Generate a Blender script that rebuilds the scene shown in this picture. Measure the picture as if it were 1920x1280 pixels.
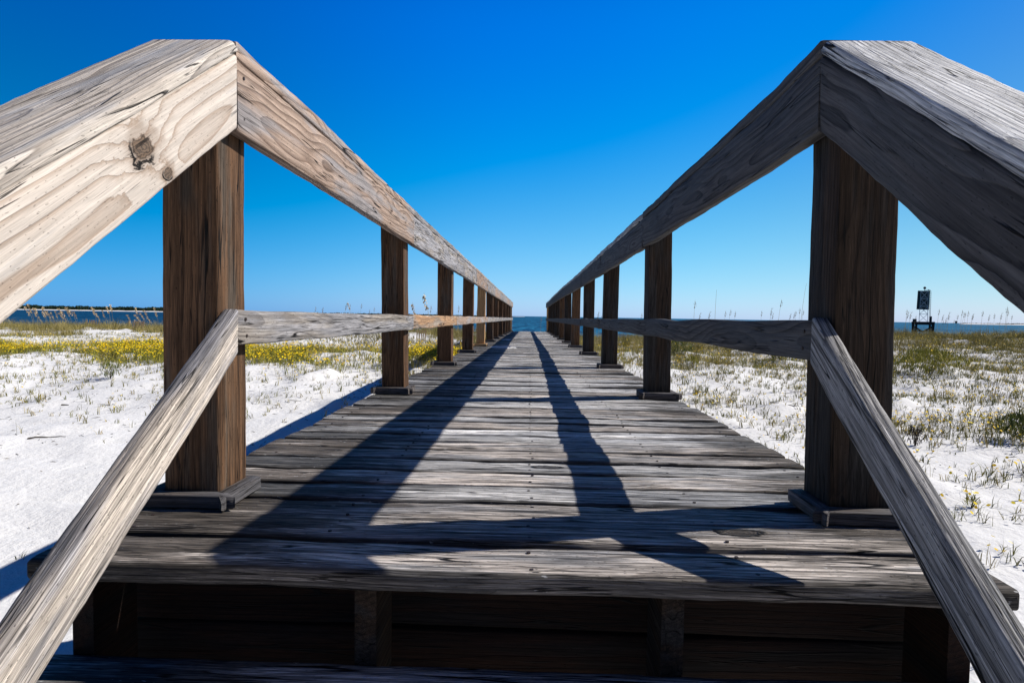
import bpy, bmesh, math, random
import numpy as np
from mathutils import Matrix, Vector, noise as mn

S = bpy.context.scene
for o in list(bpy.data.objects): bpy.data.objects.remove(o)
random.seed(7); RS = np.random.RandomState(11)

# ------------------------------------------------------------------ camera
FPX, PITCH, YAW, ROLL, EYE = 1089.42, .04373, -.02996, .01562, .47162
cy_, sy_, cp_, sp_ = math.cos(YAW), math.sin(YAW), math.cos(PITCH), math.sin(PITCH)
FWD = Vector((sy_*cp_, cy_*cp_, -sp_)); RT = Vector((cy_, -sy_, 0)); UP = RT.cross(FWD)
R2 = RT*math.cos(ROLL)+UP*math.sin(ROLL); U2 = -RT*math.sin(ROLL)+UP*math.cos(ROLL)
cd = bpy.data.cameras.new('camera'); cam = bpy.data.objects.new('camera', cd); S.collection.objects.link(cam)
M = Matrix((R2, U2, -FWD)).transposed().to_4x4(); M.translation = (0, 0, EYE)
cam.matrix_world = M; cd.sensor_width = 36; cd.lens = FPX/1920*36; cd.clip_start = .02; cd.clip_end = 40000
S.camera = cam

# ------------------------------------------------------------------ sky, sun, exposure
SUNV = Vector((1.155, .28, 1)).normalized()
el = math.asin(SUNV.z); az = math.atan2(SUNV.x, SUNV.y)
W = bpy.data.worlds.new('World'); S.world = W; W.use_nodes = True
wt = W.node_tree; wt.nodes.clear()
sky = wt.nodes.new('ShaderNodeTexSky'); sky.sky_type = 'NISHITA'; sky.sun_disc = False
sky.sun_elevation = el; sky.sun_rotation = az; sky.altitude = 0; sky.air_density = 1.0; sky.dust_density = .25; sky.ozone_density = 4.0
bg = wt.nodes.new('ShaderNodeBackground'); bg.inputs[1].default_value = .095
wo = wt.nodes.new('ShaderNodeOutputWorld')
def wm(op, a, b=0., c=0., clamp=False):
    n = wt.nodes.new('ShaderNodeMath'); n.operation = op; n.use_clamp = clamp
    for i, v in enumerate((a, b, c)):
        if isinstance(v, (int, float)): n.inputs[i].default_value = v
        else: wt.links.new(v, n.inputs[i])
    return n.outputs[0]
def wmr(v, a, b, c, d):
    n = wt.nodes.new('ShaderNodeMapRange'); n.interpolation_type = 'SMOOTHSTEP'; wt.links.new(v, n.inputs[0])
    for i, k in enumerate((a, b, c, d)): n.inputs[i+1].default_value = k
    return n.outputs[0]
# clear sky with a polarised look: deep and dark towards the zenith and away from the sun, strongly saturated
wc_ = wt.nodes.new('ShaderNodeTexCoord'); wx = wt.nodes.new('ShaderNodeSeparateXYZ'); wt.links.new(wc_.outputs['Generated'], wx.inputs[0])
fx = wmr(wx.outputs[0], -.75, -.02, .56, 1.)
fr = wmr(wx.outputs[0], .15, .8, 1., .86)
fb = wm('SUBTRACT', 1., wm('MULTIPLY', wm('SUBTRACT', 1., fx), wmr(wx.outputs[2], 0., .32, .35, 1.)))
sky_dim = wm('MULTIPLY', wm('MULTIPLY', fr, 1.0), wm('MULTIPLY', wmr(wx.outputs[2], .42, .78, 1., .2), wmr(wx.outputs[1], -.5, .35, .45, 1.)))  # sky overhead and behind the view dimmed further to cut fill light
sc_ = wt.nodes.new('ShaderNodeSeparateColor'); wt.links.new(sky.outputs[0], sc_.inputs[0])
r_, g_, b_ = [sc_.outputs[i] for i in range(3)]
rr_ = wm('MULTIPLY', wm('MAXIMUM', wm('SUBTRACT', wm('MULTIPLY', r_, wmr(wx.outputs[0], -.75, -.02, .6, 1.)), wmr(wx.outputs[1], -.4, .25, .6, 1.72)), .0), 1.05)
bb_ = wm('MULTIPLY', wm('SUBTRACT', 1., wm('POWER', 2.718, wm('MULTIPLY', b_, -.42))), wmr(wx.outputs[2], 0., .22, 10.6, 9.5))
cc_ = wt.nodes.new('ShaderNodeCombineColor')
gg_ = wm('MULTIPLY', wm('MULTIPLY', wm('MULTIPLY', g_, wmr(wx.outputs[0], .2, .6, 1., .93)), wmr(wx.outputs[2], .1, .5, 1.12, .86)), fx)
for i, v in enumerate((wm('MULTIPLY', wm('MULTIPLY', rr_, fx), sky_dim), wm('MULTIPLY', gg_, sky_dim), wm('MULTIPLY', wm('MULTIPLY', bb_, fb), sky_dim))): wt.links.new(v, cc_.inputs[i])
wt.links.new(cc_.outputs[0], bg.inputs[0]); wt.links.new(bg.outputs[0], wo.inputs[0])
sl = bpy.data.lights.new('sun', 'SUN'); sl.energy = 5.0; sl.angle = math.radians(.5); sl.color = (1, .95, .88)
so = bpy.data.objects.new('sun', sl); S.collection.objects.link(so)
so.rotation_euler = SUNV.to_track_quat('Z', 'Y').to_euler()
S.view_settings.view_transform = 'Standard'; S.view_settings.look = 'None'
S.view_settings.exposure = .1; S.view_settings.gamma = 1
S.cycles.max_bounces = 4; S.cycles.diffuse_bounces = 1

# ------------------------------------------------------------------ helpers
WM = {}
def tag(o, label=None, cat=None, group=None, kind=None):
    if label: o['label'] = label
    if cat: o['category'] = cat
    if group: o['group'] = group
    if kind: o['kind'] = kind
    return o
def link(name, data, parent=None, M=None):
    o = bpy.data.objects.new(name, data); S.collection.objects.link(o)
    M = M or Matrix.Identity(4)
    if parent is not None:
        o.parent = parent; o.matrix_basis = WM[parent.name].inverted() @ M
    else: o.matrix_basis = M
    WM[o.name] = M.copy()
    return o
def empty(name, loc, rz=0):
    o = link(name, None, None, Matrix.Translation(loc) @ Matrix.Rotation(rz, 4, 'Z')); o.empty_display_size = .2
    return o
def mesh_np(name, V, F, mat, rnd=None, smooth=False, F4=None):
    """V (n,3), F (m,3) tris"""
    me = bpy.data.meshes.new(name)
    V = np.asarray(V, np.float32); F = np.asarray(F, np.int32); k = F.shape[1]
    me.vertices.add(len(V)); me.vertices.foreach_set('co', V.ravel())
    me.loops.add(F.size); me.loops.foreach_set('vertex_index', F.ravel())
    me.polygons.add(len(F)); me.polygons.foreach_set('loop_start', np.arange(0, F.size, k, dtype=np.int32))
    if smooth: me.polygons.foreach_set('use_smooth', np.ones(len(F), bool))
    me.update(calc_edges=True)
    if rnd is not None:
        a = me.attributes.new('rnd', 'FLOAT', 'POINT'); a.data.foreach_set('value', np.asarray(rnd, np.float32))
    me.materials.append(mat)
    return me

class NT:
    def __init__(s, name):
        s.m = bpy.data.materials.new(name); s.m.use_nodes = True; s.t = s.m.node_tree; s.t.nodes.clear()
        s.out = s.t.nodes.new('ShaderNodeOutputMaterial'); s.b = s.t.nodes.new('ShaderNodeBsdfPrincipled')
        s.t.links.new(s.b.outputs[0], s.out.inputs[0])
    def n(s, k): return s.t.nodes.new(k)
    def put(s, sock, v):
        if isinstance(v, (int, float)):
            if hasattr(sock.default_value, '__len__'): sock.default_value = [v]*len(sock.default_value)
            else: sock.default_value = v
        elif isinstance(v, (tuple, list)): sock.default_value = tuple(v)+((1,) if len(sock.default_value) == 4 and len(v) == 3 else ())
        else: s.t.links.new(v, sock)
    def ma(s, op, a, b=0., c=0., clamp=False):
        n = s.n('ShaderNodeMath'); n.operation = op; n.use_clamp = clamp
        s.put(n.inputs[0], a); s.put(n.inputs[1], b); s.put(n.inputs[2], c); return n.outputs[0]
    def vec(s, x, y, z):
        n = s.n('ShaderNodeCombineXYZ'); s.put(n.inputs[0], x); s.put(n.inputs[1], y); s.put(n.inputs[2], z); return n.outputs[0]
    def sep(s, v):
        n = s.n('ShaderNodeSeparateXYZ'); s.put(n.inputs[0], v); return n.outputs
    def sc(s, v, k):
        n = s.n('ShaderNodeVectorMath'); n.operation = 'MULTIPLY'; s.put(n.inputs[0], v); n.inputs[1].default_value = k; return n.outputs[0]
    def noise(s, v, scale=1., detail=2., rough=.5, dist=0.):
        n = s.n('ShaderNodeTexNoise'); s.put(n.inputs['Vector'], v); n.inputs['Scale'].default_value = scale
        n.inputs['Detail'].default_value = detail; n.inputs['Roughness'].default_value = rough; n.inputs['Distortion'].default_value = dist
        return n.outputs[0]
    def mr(s, v, a, b, c=0., d=1., smooth=True):
        n = s.n('ShaderNodeMapRange'); n.interpolation_type = 'SMOOTHSTEP' if smooth else 'LINEAR'
        s.put(n.inputs[0], v)
        for i, k in enumerate((a, b, c, d)): s.put(n.inputs[i+1], k)
        return n.outputs[0]
    def mix(s, f, a, b, mode='MIX'):
        n = s.n('ShaderNodeMix'); n.data_type = 'RGBA'; n.blend_type = mode
        s.put(n.inputs[0], f); s.put(n.inputs[6], a); s.put(n.inputs[7], b); return n.outputs[2]
    def attr(s, nm):
        n = s.n('ShaderNodeAttribute'); n.attribute_name = nm; return n
    def bump(s, h, strength=1., dist=.002):
        n = s.n('ShaderNodeBump'); n.inputs['Strength'].default_value = strength; n.inputs['Distance'].default_value = dist
        s.put(n.inputs['Height'], h); s.t.links.new(n.outputs[0], s.b.inputs['Normal'])
    def fin(s, col, rough=.8, spec=.3):
        s.put(s.b.inputs['Base Color'], col); s.put(s.b.inputs['Roughness'], rough); s.put(s.b.inputs['Specular IOR Level'], spec); return s.m

def wood(name, early, late, grey=(.22, .22, .23), greyness=.5, ring=.0055, late_amt=.7, fibre=.4, cracks=.5, bumpd=.0025,
         knots=(), rand_knots=.45, dirt=None, dirt_amt=0., warp=.03, salt=0., wear_gaps=False, gscale=1., lp=2.6, tone=.12, stw=.35, dsc=22., rj=.3, pits=.45):
    """weathered softwood: growth rings cut by the board, knots, checks and grey staining; 'wc' is the board's own coordinate"""
    t = NT(name); wc = t.attr('wc').outputs['Vector']; X, Y, Z = t.sep(wc)
    w1 = t.ma('SUBTRACT', t.noise(t.vec(t.ma('MULTIPLY', X, 1.3), t.ma('MULTIPLY', Y, 2.5), t.ma('MULTIPLY', Z, 2.5)), 1, 2), .5)
    w2 = t.ma('SUBTRACT', t.noise(t.vec(t.ma('MULTIPLY', X, 3.1), t.ma('MULTIPLY', Y, 9), 7.3), 1, 1), .5)
    w0 = t.ma('SUBTRACT', t.noise(t.vec(t.ma('MULTIPLY', X, .35), 3.3, 1.1), 1, 0), .5)
    yy = t.ma('ADD', t.ma('ADD', Y, t.ma('MULTIPLY', w0, .25)), t.ma('MULTIPLY', w1, warp))
    zz = t.ma('ADD', t.ma('ADD', Z, .055), t.ma('ADD', t.ma('MULTIPLY', w1, warp*1.3), t.ma('MULTIPLY', w2, warp*.35)))
    r = t.ma('SQRT', t.ma('ADD', t.ma('MULTIPLY', yy, yy), t.ma('MULTIPLY', zz, zz)))
    core = 0.; shell = 0.; bulge = 0.; rim = None; kr_ = None
    wob_ = t.ma('SUBTRACT', t.noise(t.vec(t.ma('MULTIPLY', X, 26), t.ma('MULTIPLY', Y, 40), t.ma('MULTIPLY', Z, 40)), 1, 3, .6), .5)
    if rand_knots > 0:
        v = t.n('ShaderNodeTexVoronoi'); v.inputs['Randomness'].default_value = 1
        t.put(v.inputs['Vector'], t.vec(t.ma('MULTIPLY', X, 2.4), t.ma('MULTIPLY', Y, 7), t.ma('MULTIPLY', Z, 5))); v.inputs['Scale'].default_value = 1
        d = v.outputs['Distance']; cs_ = t.sep(v.outputs['Color']); on = t.ma('GREATER_THAN', cs_[0], 1-rand_knots)
        d = t.ma('ADD', t.ma('MULTIPLY', d, t.ma('MULTIPLY_ADD', cs_[1], 1.2, .7)), t.ma('MULTIPLY', wob_, .10))
        core = t.ma('MULTIPLY', t.mr(d, .10, .07), on); shell = t.ma('MULTIPLY', t.mr(d, .2, .1), on)
        rim = t.ma('MULTIPLY', t.ma('MULTIPLY', t.mr(d, .075, .1), t.mr(d, .13, .105)), on)
        bulge = t.ma('MULTIPLY', t.ma('MULTIPLY', t.mr(d, .42, .0), on), .018)
        kr_ = t.ma('MULTIPLY_ADD', t.ma('SINE', t.ma('MULTIPLY', d, 260.)), .5, .5)
    for kx, ky, kr in knots:
        dx = t.ma('SUBTRACT', X, kx); dy = t.ma('SUBTRACT', Y, ky)
        dd = t.ma('SQRT', t.ma('ADD', t.ma('MULTIPLY', t.ma('MULTIPLY', dx, dx), .5), t.ma('MULTIPLY', dy, dy)))
        dd = t.ma('ADD', dd, t.ma('MULTIPLY', wob_, kr*1.7))
        core = t.ma('MAXIMUM', core, t.mr(dd, kr, kr*.7)); shell = t.ma('MAXIMUM', shell, t.mr(dd, kr*2.1, kr))
        rm = t.ma('MULTIPLY', t.mr(dd, kr*.86, kr*.98), t.mr(dd, kr*1.22, kr*1.02))
        ang = t.n('ShaderNodeMath'); ang.operation = 'ARCTAN2'; t.put(ang.inputs[0], dy); t.put(ang.inputs[1], dx)
        rm = t.ma('MULTIPLY', rm, t.mr(t.ma('SINE', t.ma('ADD', ang.outputs[0], 2.4)), -.3, .5))
        rim = rm if rim is None else t.ma('MAXIMUM', rim, rm)
        k2 = t.ma('MULTIPLY_ADD', t.ma('SINE', t.ma('MULTIPLY', dd, 900.)), .5, .5); kr_ = k2 if kr_ is None else kr_
        bulge = t.ma('ADD', bulge, t.ma('MULTIPLY', t.mr(dd, kr*4.2, 0.), kr*1.3))
    r = t.ma('ADD', r, bulge)
    ph = t.ma('MULTIPLY', r, 6.2832/ring)
    jit = t.ma('MULTIPLY', t.noise(t.vec(t.ma('MULTIPLY', X, 9), t.ma('MULTIPLY', Y, 70), t.ma('MULTIPLY', Z, 70)), 1, 2), rj)
    rn = t.ma('FRACT', t.ma('ADD', t.ma('MULTIPLY', r, 1/ring), jit))
    lt = t.ma('MULTIPLY', t.ma('POWER', rn, lp), t.mr(rn, 1., .93))
    fib = t.noise(t.vec(t.ma('MULTIPLY', X, 9*gscale), t.ma('MULTIPLY', Y, 330), t.ma('MULTIPLY', Z, 330)), 1, 3, .65)
    stk = t.noise(t.vec(t.ma('MULTIPLY', X, 1.6*gscale), t.ma('MULTIPLY', Y, 34), t.ma('MULTIPLY', Z, 34)), 1, 4, .6)
    mic = t.noise(t.vec(t.ma('MULTIPLY', X, 22*gscale), t.ma('MULTIPLY', Y, 620), t.ma('MULTIPLY', Z, 620)), 1, 2, .6)
    stk2 = t.noise(t.vec(t.ma('MULTIPLY', X, 3.2*gscale), t.ma('MULTIPLY', Y, 120), t.ma('MULTIPLY', Z, 120)), 1, 3, .6)
    big = t.noise(t.vec(t.ma('MULTIPLY', X, 2.0), t.ma('MULTIPLY', Y, 11), t.ma('MULTIPLY', Z, 11)), 1, 3, .55)
    ridge = t.ma('ABSOLUTE', t.ma('SUBTRACT', t.noise(t.vec(t.ma('MULTIPLY', X, 1.9), t.ma('MULTIPLY', Y, 42), t.ma('MULTIPLY', Z, 42)), 1, 1.5, .4), .5))
    cm = t.mr(t.noise(t.vec(t.ma('MULTIPLY', X, 2.6), t.ma('MULTIPLY', Y, 14), t.ma('MULTIPLY', Z, 14)), 1, 1), .62-.22*cracks, .7-.18*cracks)
    crack = t.ma('MULTIPLY', t.mr(ridge, .018, .004), cm)
    rg2 = t.ma('ABSOLUTE', t.ma('SUBTRACT', t.noise(t.vec(t.ma('MULTIPLY', X, 3.4), t.ma('MULTIPLY', Y, 125), t.ma('MULTIPLY', Z, 125)), 1, 1.5, .5), .47))
    cm2 = t.mr(t.noise(t.vec(t.ma('MULTIPLY', X, 4.6), t.ma('MULTIPLY', Y, 30), t.ma('MULTIPLY', Z, 30)), 1, 2), .66-.26*cracks, .74-.22*cracks)
    crack = t.ma('MAXIMUM', crack, t.ma('MULTIPLY', t.mr(rg2, .03, .008, 0., .85), cm2))
    col = t.mix(t.ma('MULTIPLY', lt, late_amt), early, late)
    col = t.mix(t.mr(t.ma('ADD', big, t.ma('MULTIPLY', t.ma('SUBTRACT', stk, .5), .5)), .60-.35*greyness, .80-.35*greyness), col, t.mix(t.ma('MULTIPLY', lt, .45), grey, tuple(c*.45 for c in grey)))
    if dirt:
        dm = t.noise(t.vec(t.ma('MULTIPLY', X, 1.4), t.ma('MULTIPLY', Y, dsc), t.ma('MULTIPLY', Z, dsc)), 1, 6, .7)
        lo, hi = .62-.3*dirt_amt, .76-.3*dirt_amt
        if wear_gaps:
            gp = t.n('ShaderNodeNewGeometry'); px, py, pz = t.sep(gp.outputs['Position'])
            wx = t.ma('ABSOLUTE', t.ma('SUBTRACT', px, .12)); wv = t.mr(wx, .15, .85, -.10, .19)
            dm = t.ma('ADD', dm, t.ma('ADD', wv, t.ma('MULTIPLY', t.ma('SUBTRACT', t.noise(t.vec(px, py, 0.), 1.7, 1), .5), .22)))
        col = t.mix(t.mr(dm, lo, hi, 0., .9), col, dirt)
    col = t.mix(1., col, t.vec(*[t.mr(stk, .25, .75, 1-stw*fibre, 1+stw*fibre)]*3), 'MULTIPLY')
    col = t.mix(1., col, t.vec(*[t.mr(fib, .36, .64, 1-.5*fibre, 1+.4*fibre)]*3), 'MULTIPLY')
    col = t.mix(1., col, t.vec(*[t.mr(stk2, .38, .62, 1-.55*fibre, 1+.42*fibre)]*3), 'MULTIPLY')
    col = t.mix(1., col, t.vec(*[t.mr(mic, .38, .62, 1-.4*fibre, 1+.35*fibre)]*3), 'MULTIPLY')
    if wear_gaps:
        gap_dark = t.ma('MULTIPLY', t.mr(t.ma('ADD', t.ma('ABSOLUTE', Y), t.ma('MULTIPLY', t.ma('SUBTRACT', big, .5), .02)), .050, .064), t.ma('LESS_THAN', t.ma('ABSOLUTE', Y), .0695))
        col = t.mix(t.ma('MULTIPLY', gap_dark, .75), col, (.03, .027, .024))  # edge dirt, also painting in the darkness of the gaps between boards
    if salt > 0:
        sp = t.noise(t.vec(t.ma('MULTIPLY', X, 55), t.ma('MULTIPLY', Y, 160), t.ma('MULTIPLY', Z, 160)), 1, 2)
        sm = t.noise(t.vec(t.ma('MULTIPLY', X, 5), t.ma('MULTIPLY', Y, 20), 3.), 1, 2)
        col = t.mix(t.ma('MULTIPLY', t.mr(sp, .66, .72), t.mr(sm, .5, .62, 0, salt)), col, (.6, .6, .6))
    if core != 0.:
        col = t.mix(t.ma('MULTIPLY', shell, .45), col, tuple(c*.75 for c in late))
        col = t.mix(t.ma('MULTIPLY', core, .9), col, t.mix(kr_, tuple(c*.14 for c in late), tuple(c*.5 for c in late)))
        crack = t.ma('MAXIMUM', crack, rim)
    pit = t.mr(t.noise(t.vec(t.ma('MULTIPLY', X, 90), t.ma('MULTIPLY', Y, 260), t.ma('MULTIPLY', Z, 260)), 1, 1), .68, .74)
    col = t.mix(t.ma('MULTIPLY', pit, pits), col, tuple(c*.35 for c in late))
    tn = t.attr('tone').outputs['Fac']
    col = t.mix(1., col, t.vec(*[t.ma('MULTIPLY_ADD', tn, tone*2, 1-tone)]*3), 'MULTIPLY')
    col = t.mix(crack, col, (.008, .007, .006))
    h = t.ma('ADD', t.ma('MULTIPLY', lt, .5), t.ma('ADD', t.ma('MULTIPLY', fib, .45), t.ma('ADD', t.ma('MULTIPLY', stk2, .9), t.ma('MULTIPLY', mic, .15))))
    h = t.ma('ADD', h, t.ma('MULTIPLY', stk, .4)); h = t.ma('SUBTRACT', h, t.ma('MULTIPLY', pit, .6)); h = t.ma('SUBTRACT', h, t.ma('MULTIPLY', crack, 2.5))
    if core != 0.: h = t.ma('SUBTRACT', h, t.ma('MULTIPLY', core, .8))
    t.bump(h, 1., bumpd)
    return t.fin(col, .82, .2)

def frame(P, dx, dy):
    dx = Vector(dx).normalized(); dz = dx.cross(Vector(dy)).normalized(); dy = dz.cross(dx)
    M = Matrix((dx, dy, dz)).transposed().to_4x4(); M.translation = P; return M
OFF = [0.]
def board_data(L, W, T, seg=.05, wob=.002, rad=.005, cut0=0., cut1=0., off=None, ny=6, nz=2, bow=0., edge=.0015, edge_f=7.):
    """x 0..L along the grain, y -W/2..W/2, z -T/2..T/2; cut = tan of the end cut (x shift per unit y)"""
    if off is None: OFF[0] += 13.37; off = OFF[0]
    hw, ht = W/2, T/2; rad = min(rad, hw*.45, ht*.45)
    sec = []
    def arc(cx, cz, a0):
        for k in range(3):
            a = a0+k*math.pi/4; sec.append((cx+rad*math.cos(a), cz+rad*math.sin(a)))
    arc(hw-rad, ht-rad, 0)
    for k in range(1, ny): sec.append((hw-rad-(2*hw-2*rad)*k/ny, ht))
    arc(-hw+rad, ht-rad, math.pi/2)
    for k in range(1, nz): sec.append((-hw, ht-rad-(2*ht-2*rad)*k/nz))
    arc(-hw+rad, -ht+rad, math.pi)
    for k in range(1, ny): sec.append((-hw+rad+(2*hw-2*rad)*k/ny, -ht))
    arc(hw-rad, -ht+rad, 1.5*math.pi)
    for k in range(1, nz): sec.append((hw, -ht+rad+(2*ht-2*rad)*k/nz))
    ns = len(sec); nx = max(2, int(L/seg)+1)
    V = []; A = []; F = []
    xs = [0, .004/L]+[i/nx for i in range(1, nx)]+[1-.004/L, 1]
    for i, t in enumerate(xs):
        endr = 1-.0035/max(hw, ht) if i in (0, len(xs)-1) else 1
        for (y, z) in sec:
            a = -cut0*y; b = L-cut1*y
            x = a+t*(b-a)
            n1 = mn.noise(Vector((x*2.2+off, y*3, z*3+5)))*wob*2
            n2 = mn.noise(Vector((x*2.6+off, y*4+9, z*4)))*wob*2
            ed = abs(y)/hw*abs(z)/ht
            n3 = (mn.noise(Vector((x*edge_f+off, y*20, z*20)))+.5*mn.noise(Vector((x*edge_f*4+off, y*40, z*40))))*edge*2
            q_ = abs(n3)*(ed-.6)*1.6 if ed > .6 else 0.
            V.append((x, y*endr-math.copysign(q_, y)+n1, z*endr-math.copysign(q_, z)+n2+bow*math.sin(math.pi*t))); A.append((x+off, y, z))
    for i in range(len(xs)-1):
        for j in range(ns):
            a = i*ns+j; b = i*ns+(j+1) % ns
            F.append((a, b, b+ns, a+ns))
    caps = [tuple(range(ns-1, -1, -1)), tuple(range((len(xs)-1)*ns, len(xs)*ns))]
    # orient: section runs +y->+z (ccw about x) so flip sides
    F = [f[::-1] for f in F]; caps = [caps[0], caps[1]]
    return V, F+caps, A
TR = random.Random(99)
def build(name, parts, mat, parent=None, M=None, nails=None):
    """parts: list of (V,F,A,matrix or None)"""
    V = []; F = []; A = []
    for v, f, a, m in parts:
        o = len(V); V += [tuple(m @ Vector(p)) for p in v] if m is not None else v
        F += [tuple(i+o for i in q) for q in f]; A += a
    me = bpy.data.meshes.new(name); me.from_pydata(V, [], F); me.update()
    at = me.attributes.new('wc', 'FLOAT_VECTOR', 'POINT'); at.data.foreach_set('vector', np.array(A, np.float32).ravel())
    tn = me.attributes.new('tone', 'FLOAT', 'POINT'); tn.data.foreach_set('value', np.concatenate([np.full(len(q[0]), TR.random()) for q in parts]).astype(np.float32))
    me.polygons.foreach_set('use_smooth', [len(p.vertices) == 4 for p in me.polygons])
    me.materials.append(mat)
    if nails:
        bm = bmesh.new(); bm.from_mesh(me); n0 = len(bm.faces)
        for x, y, z, r in nails:
            c = [bm.verts.new((x+r*math.cos(a*math.pi/4), y+r*math.sin(a*math.pi/4), z+(.0012 if z > 0 else -.0012))) for a in range(8)]
            c2 = [bm.verts.new(v.co+Vector((0, 0, -.004 if z > 0 else .004))) for v in c]
            f = bm.faces.new(c if z > 0 else c[::-1]); f.material_index = 1
            for i in range(8):
                q = (c[i], c2[i], c2[(i+1) % 8], c[(i+1) % 8]); f = bm.faces.new(q if z > 0 else q[::-1]); f.material_index = 1
        bm.to_mesh(me); bm.free(); me.materials.append(M_NAIL)
    return link(name, me, parent, M)
def board(name, parent, mat, P, dx, dy, L, W, T, nails=None, **k):
    v, f, a = board_data(L, W, T, **k)
    return build(name, [(v, f, a, None)], mat, parent, frame(P, dx, dy), nails)

_t = NT('rusty nail heads'); M_NAIL = _t.fin((.035, .022, .016), .6, .4)
# ------------------------------------------------------------------ terrain
def sstep(a, b, x):
    t = np.clip((x-a)/(b-a), 0, 1); return t*t*(3-2*t)
_ph = RS.rand(40, 4)
def wav(x, y, f, n=8, s=0):
    r = 0
    for i in range(n):
        a = _ph[(i+s) % 40]; th = a[0]*6.283; ff = f*(.6+a[1])
        r = r+np.sin((x*math.cos(th)+y*math.sin(th))*ff*6.283+a[2]*6.283+1.3*np.sin(ff*4*(y*math.cos(th)-x*math.sin(th))+a[3]*6))
    return r/n**.5
def ground(x, y):
    x = np.asarray(x, float); y = np.asarray(y, float)
    YL = [-200, -8, 2, 4, 7.7, 12.6, 18, 25, 32, 38, 48, 62, 120, 400]
    ZL = [-1.3, -1.5, -1.48, -1.45, -1.25, -.86, -.7, -.62, -.62, -1.1, -2.1, -2.9, -4.5, -6]
    YR = [-200, -8, 2, 6, 10, 14, 18, 24, 30, 36, 46, 62, 120, 400]
    ZR = [-1.3, -1.5, -1.48, -1.38, -1.1, -.88, -.75, -.66, -.7, -1.2, -2.1, -2.9, -4.5, -6]
    def pl(v, A, B):  # smoothed interpolation
        return (np.interp(v-.8, A, B)+np.interp(v, A, B)*2+np.interp(v+.8, A, B))/4
    zl = pl(y, YL, ZL); zr = pl(y, YR, ZR)
    k = sstep(-1.5, 1.5, x); z = zl*(1-k)+zr*k
    z = z+sstep(7, 15, x)*.52*np.exp(-((y-27)/6.5)**2)
    z = z+.30*np.exp(-((x+9)/3.2)**2-((y-29)/5)**2)
    z = z+.12*np.exp(-((x+14)/4)**2-((y-24)/2.5)**2)
    amp = sstep(3, 14, y)*sstep(1.3, 3, np.abs(x))*(1-sstep(45, 60, y))
    z = z+amp*(.07*wav(x, y, .10)+.035*wav(x, y, .33, s=9))
    near = (1-sstep(30, 60, y))
    z = z+near*(.013*wav(x, y, .9, s=17)+.006*wav(x, y, 2.3, s=23))
    hum = np.clip(wav(x, y, .55, 9, 4), 0, 3)**2*.030*sstep(4, 8, y)*(1-sstep(30, 40, y)); z = z+hum*sstep(1.3, 2.5, np.abs(x))
    return z
def gz(x, y): return float(ground(x, y))
def pix_ray(u, v):
    return (FWD+R2*((u-960)/FPX)-U2*((v-640)/FPX))
def at(u, v, tmax=80):
    """where the line of sight through a photo pixel meets the sand"""
    d = pix_ray(u, v); t = 1.
    while t < tmax:
        p = Vector((0, 0, EYE))+d*t
        if p.z < gz(p.x, p.y): return p
        t *= 1.01
    return Vector((0, 0, EYE))+d*tmax
def at_y(u, Y):
    d = pix_ray(u, 600); k = Y/d.y; return (d.x*k, Y)

def mk_sand():
    t = NT('white quartz sand'); g = t.n('ShaderNodeNewGeometry').outputs['Position']
    n1 = t.noise(g, 1.2, 4, .55); n2 = t.noise(g, 9, 4, .6); n3 = t.noise(g, 240, 2, .6); n4 = t.noise(g, 38, 3, .6)
    col = t.mix(n1, (.80, .79, .765), (.87, .86, .84))
    col = t.mix(t.mr(n4, .70, .76, 0, .3), col, (.5, .46, .4))
    col = t.mix(t.ma('MULTIPLY', n3, .3), col, (.6, .6, .6))
    h = t.ma('ADD', t.ma('MULTIPLY', n2, 1.), t.ma('ADD', t.ma('MULTIPLY', n4, .16), t.ma('MULTIPLY', n3, .012)))
    t.bump(h, 1., .022); return t.fin(col, .95, .1)
SAND = mk_sand()
def terrain():
    def axis(lo, hi, mid, fine, n):
        s = np.linspace(-1, 1, n); w = np.sinh(s*5.2)/math.sinh(5.2); a = np.where(w < 0, mid+w*(mid-lo), mid+w*(hi-mid))
        return a
    xs = np.unique(np.concatenate([axis(-900, 900, 0, 0, 260), np.arange(-26, 26, .16)]))
    ys = np.unique(np.concatenate([axis(-400, 380, 5, 0, 160), np.arange(.5, 40, .16)]))
    X, Y = np.meshgrid(xs, ys); Z = ground(X, Y)
    nx, ny = len(xs), len(ys)
    V = np.stack([X.ravel(), Y.ravel(), Z.ravel()], 1)
    i = (np.arange(ny-1)[:, None]*nx+np.arange(nx-1)[None]).ravel()
    F = np.stack([i, i+1, i+1+nx, i+nx], 1)
    me = mesh_np('sand_ground', V, F, SAND, smooth=True)
    tag(link('sand_ground', me), kind='structure')
terrain()

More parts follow.
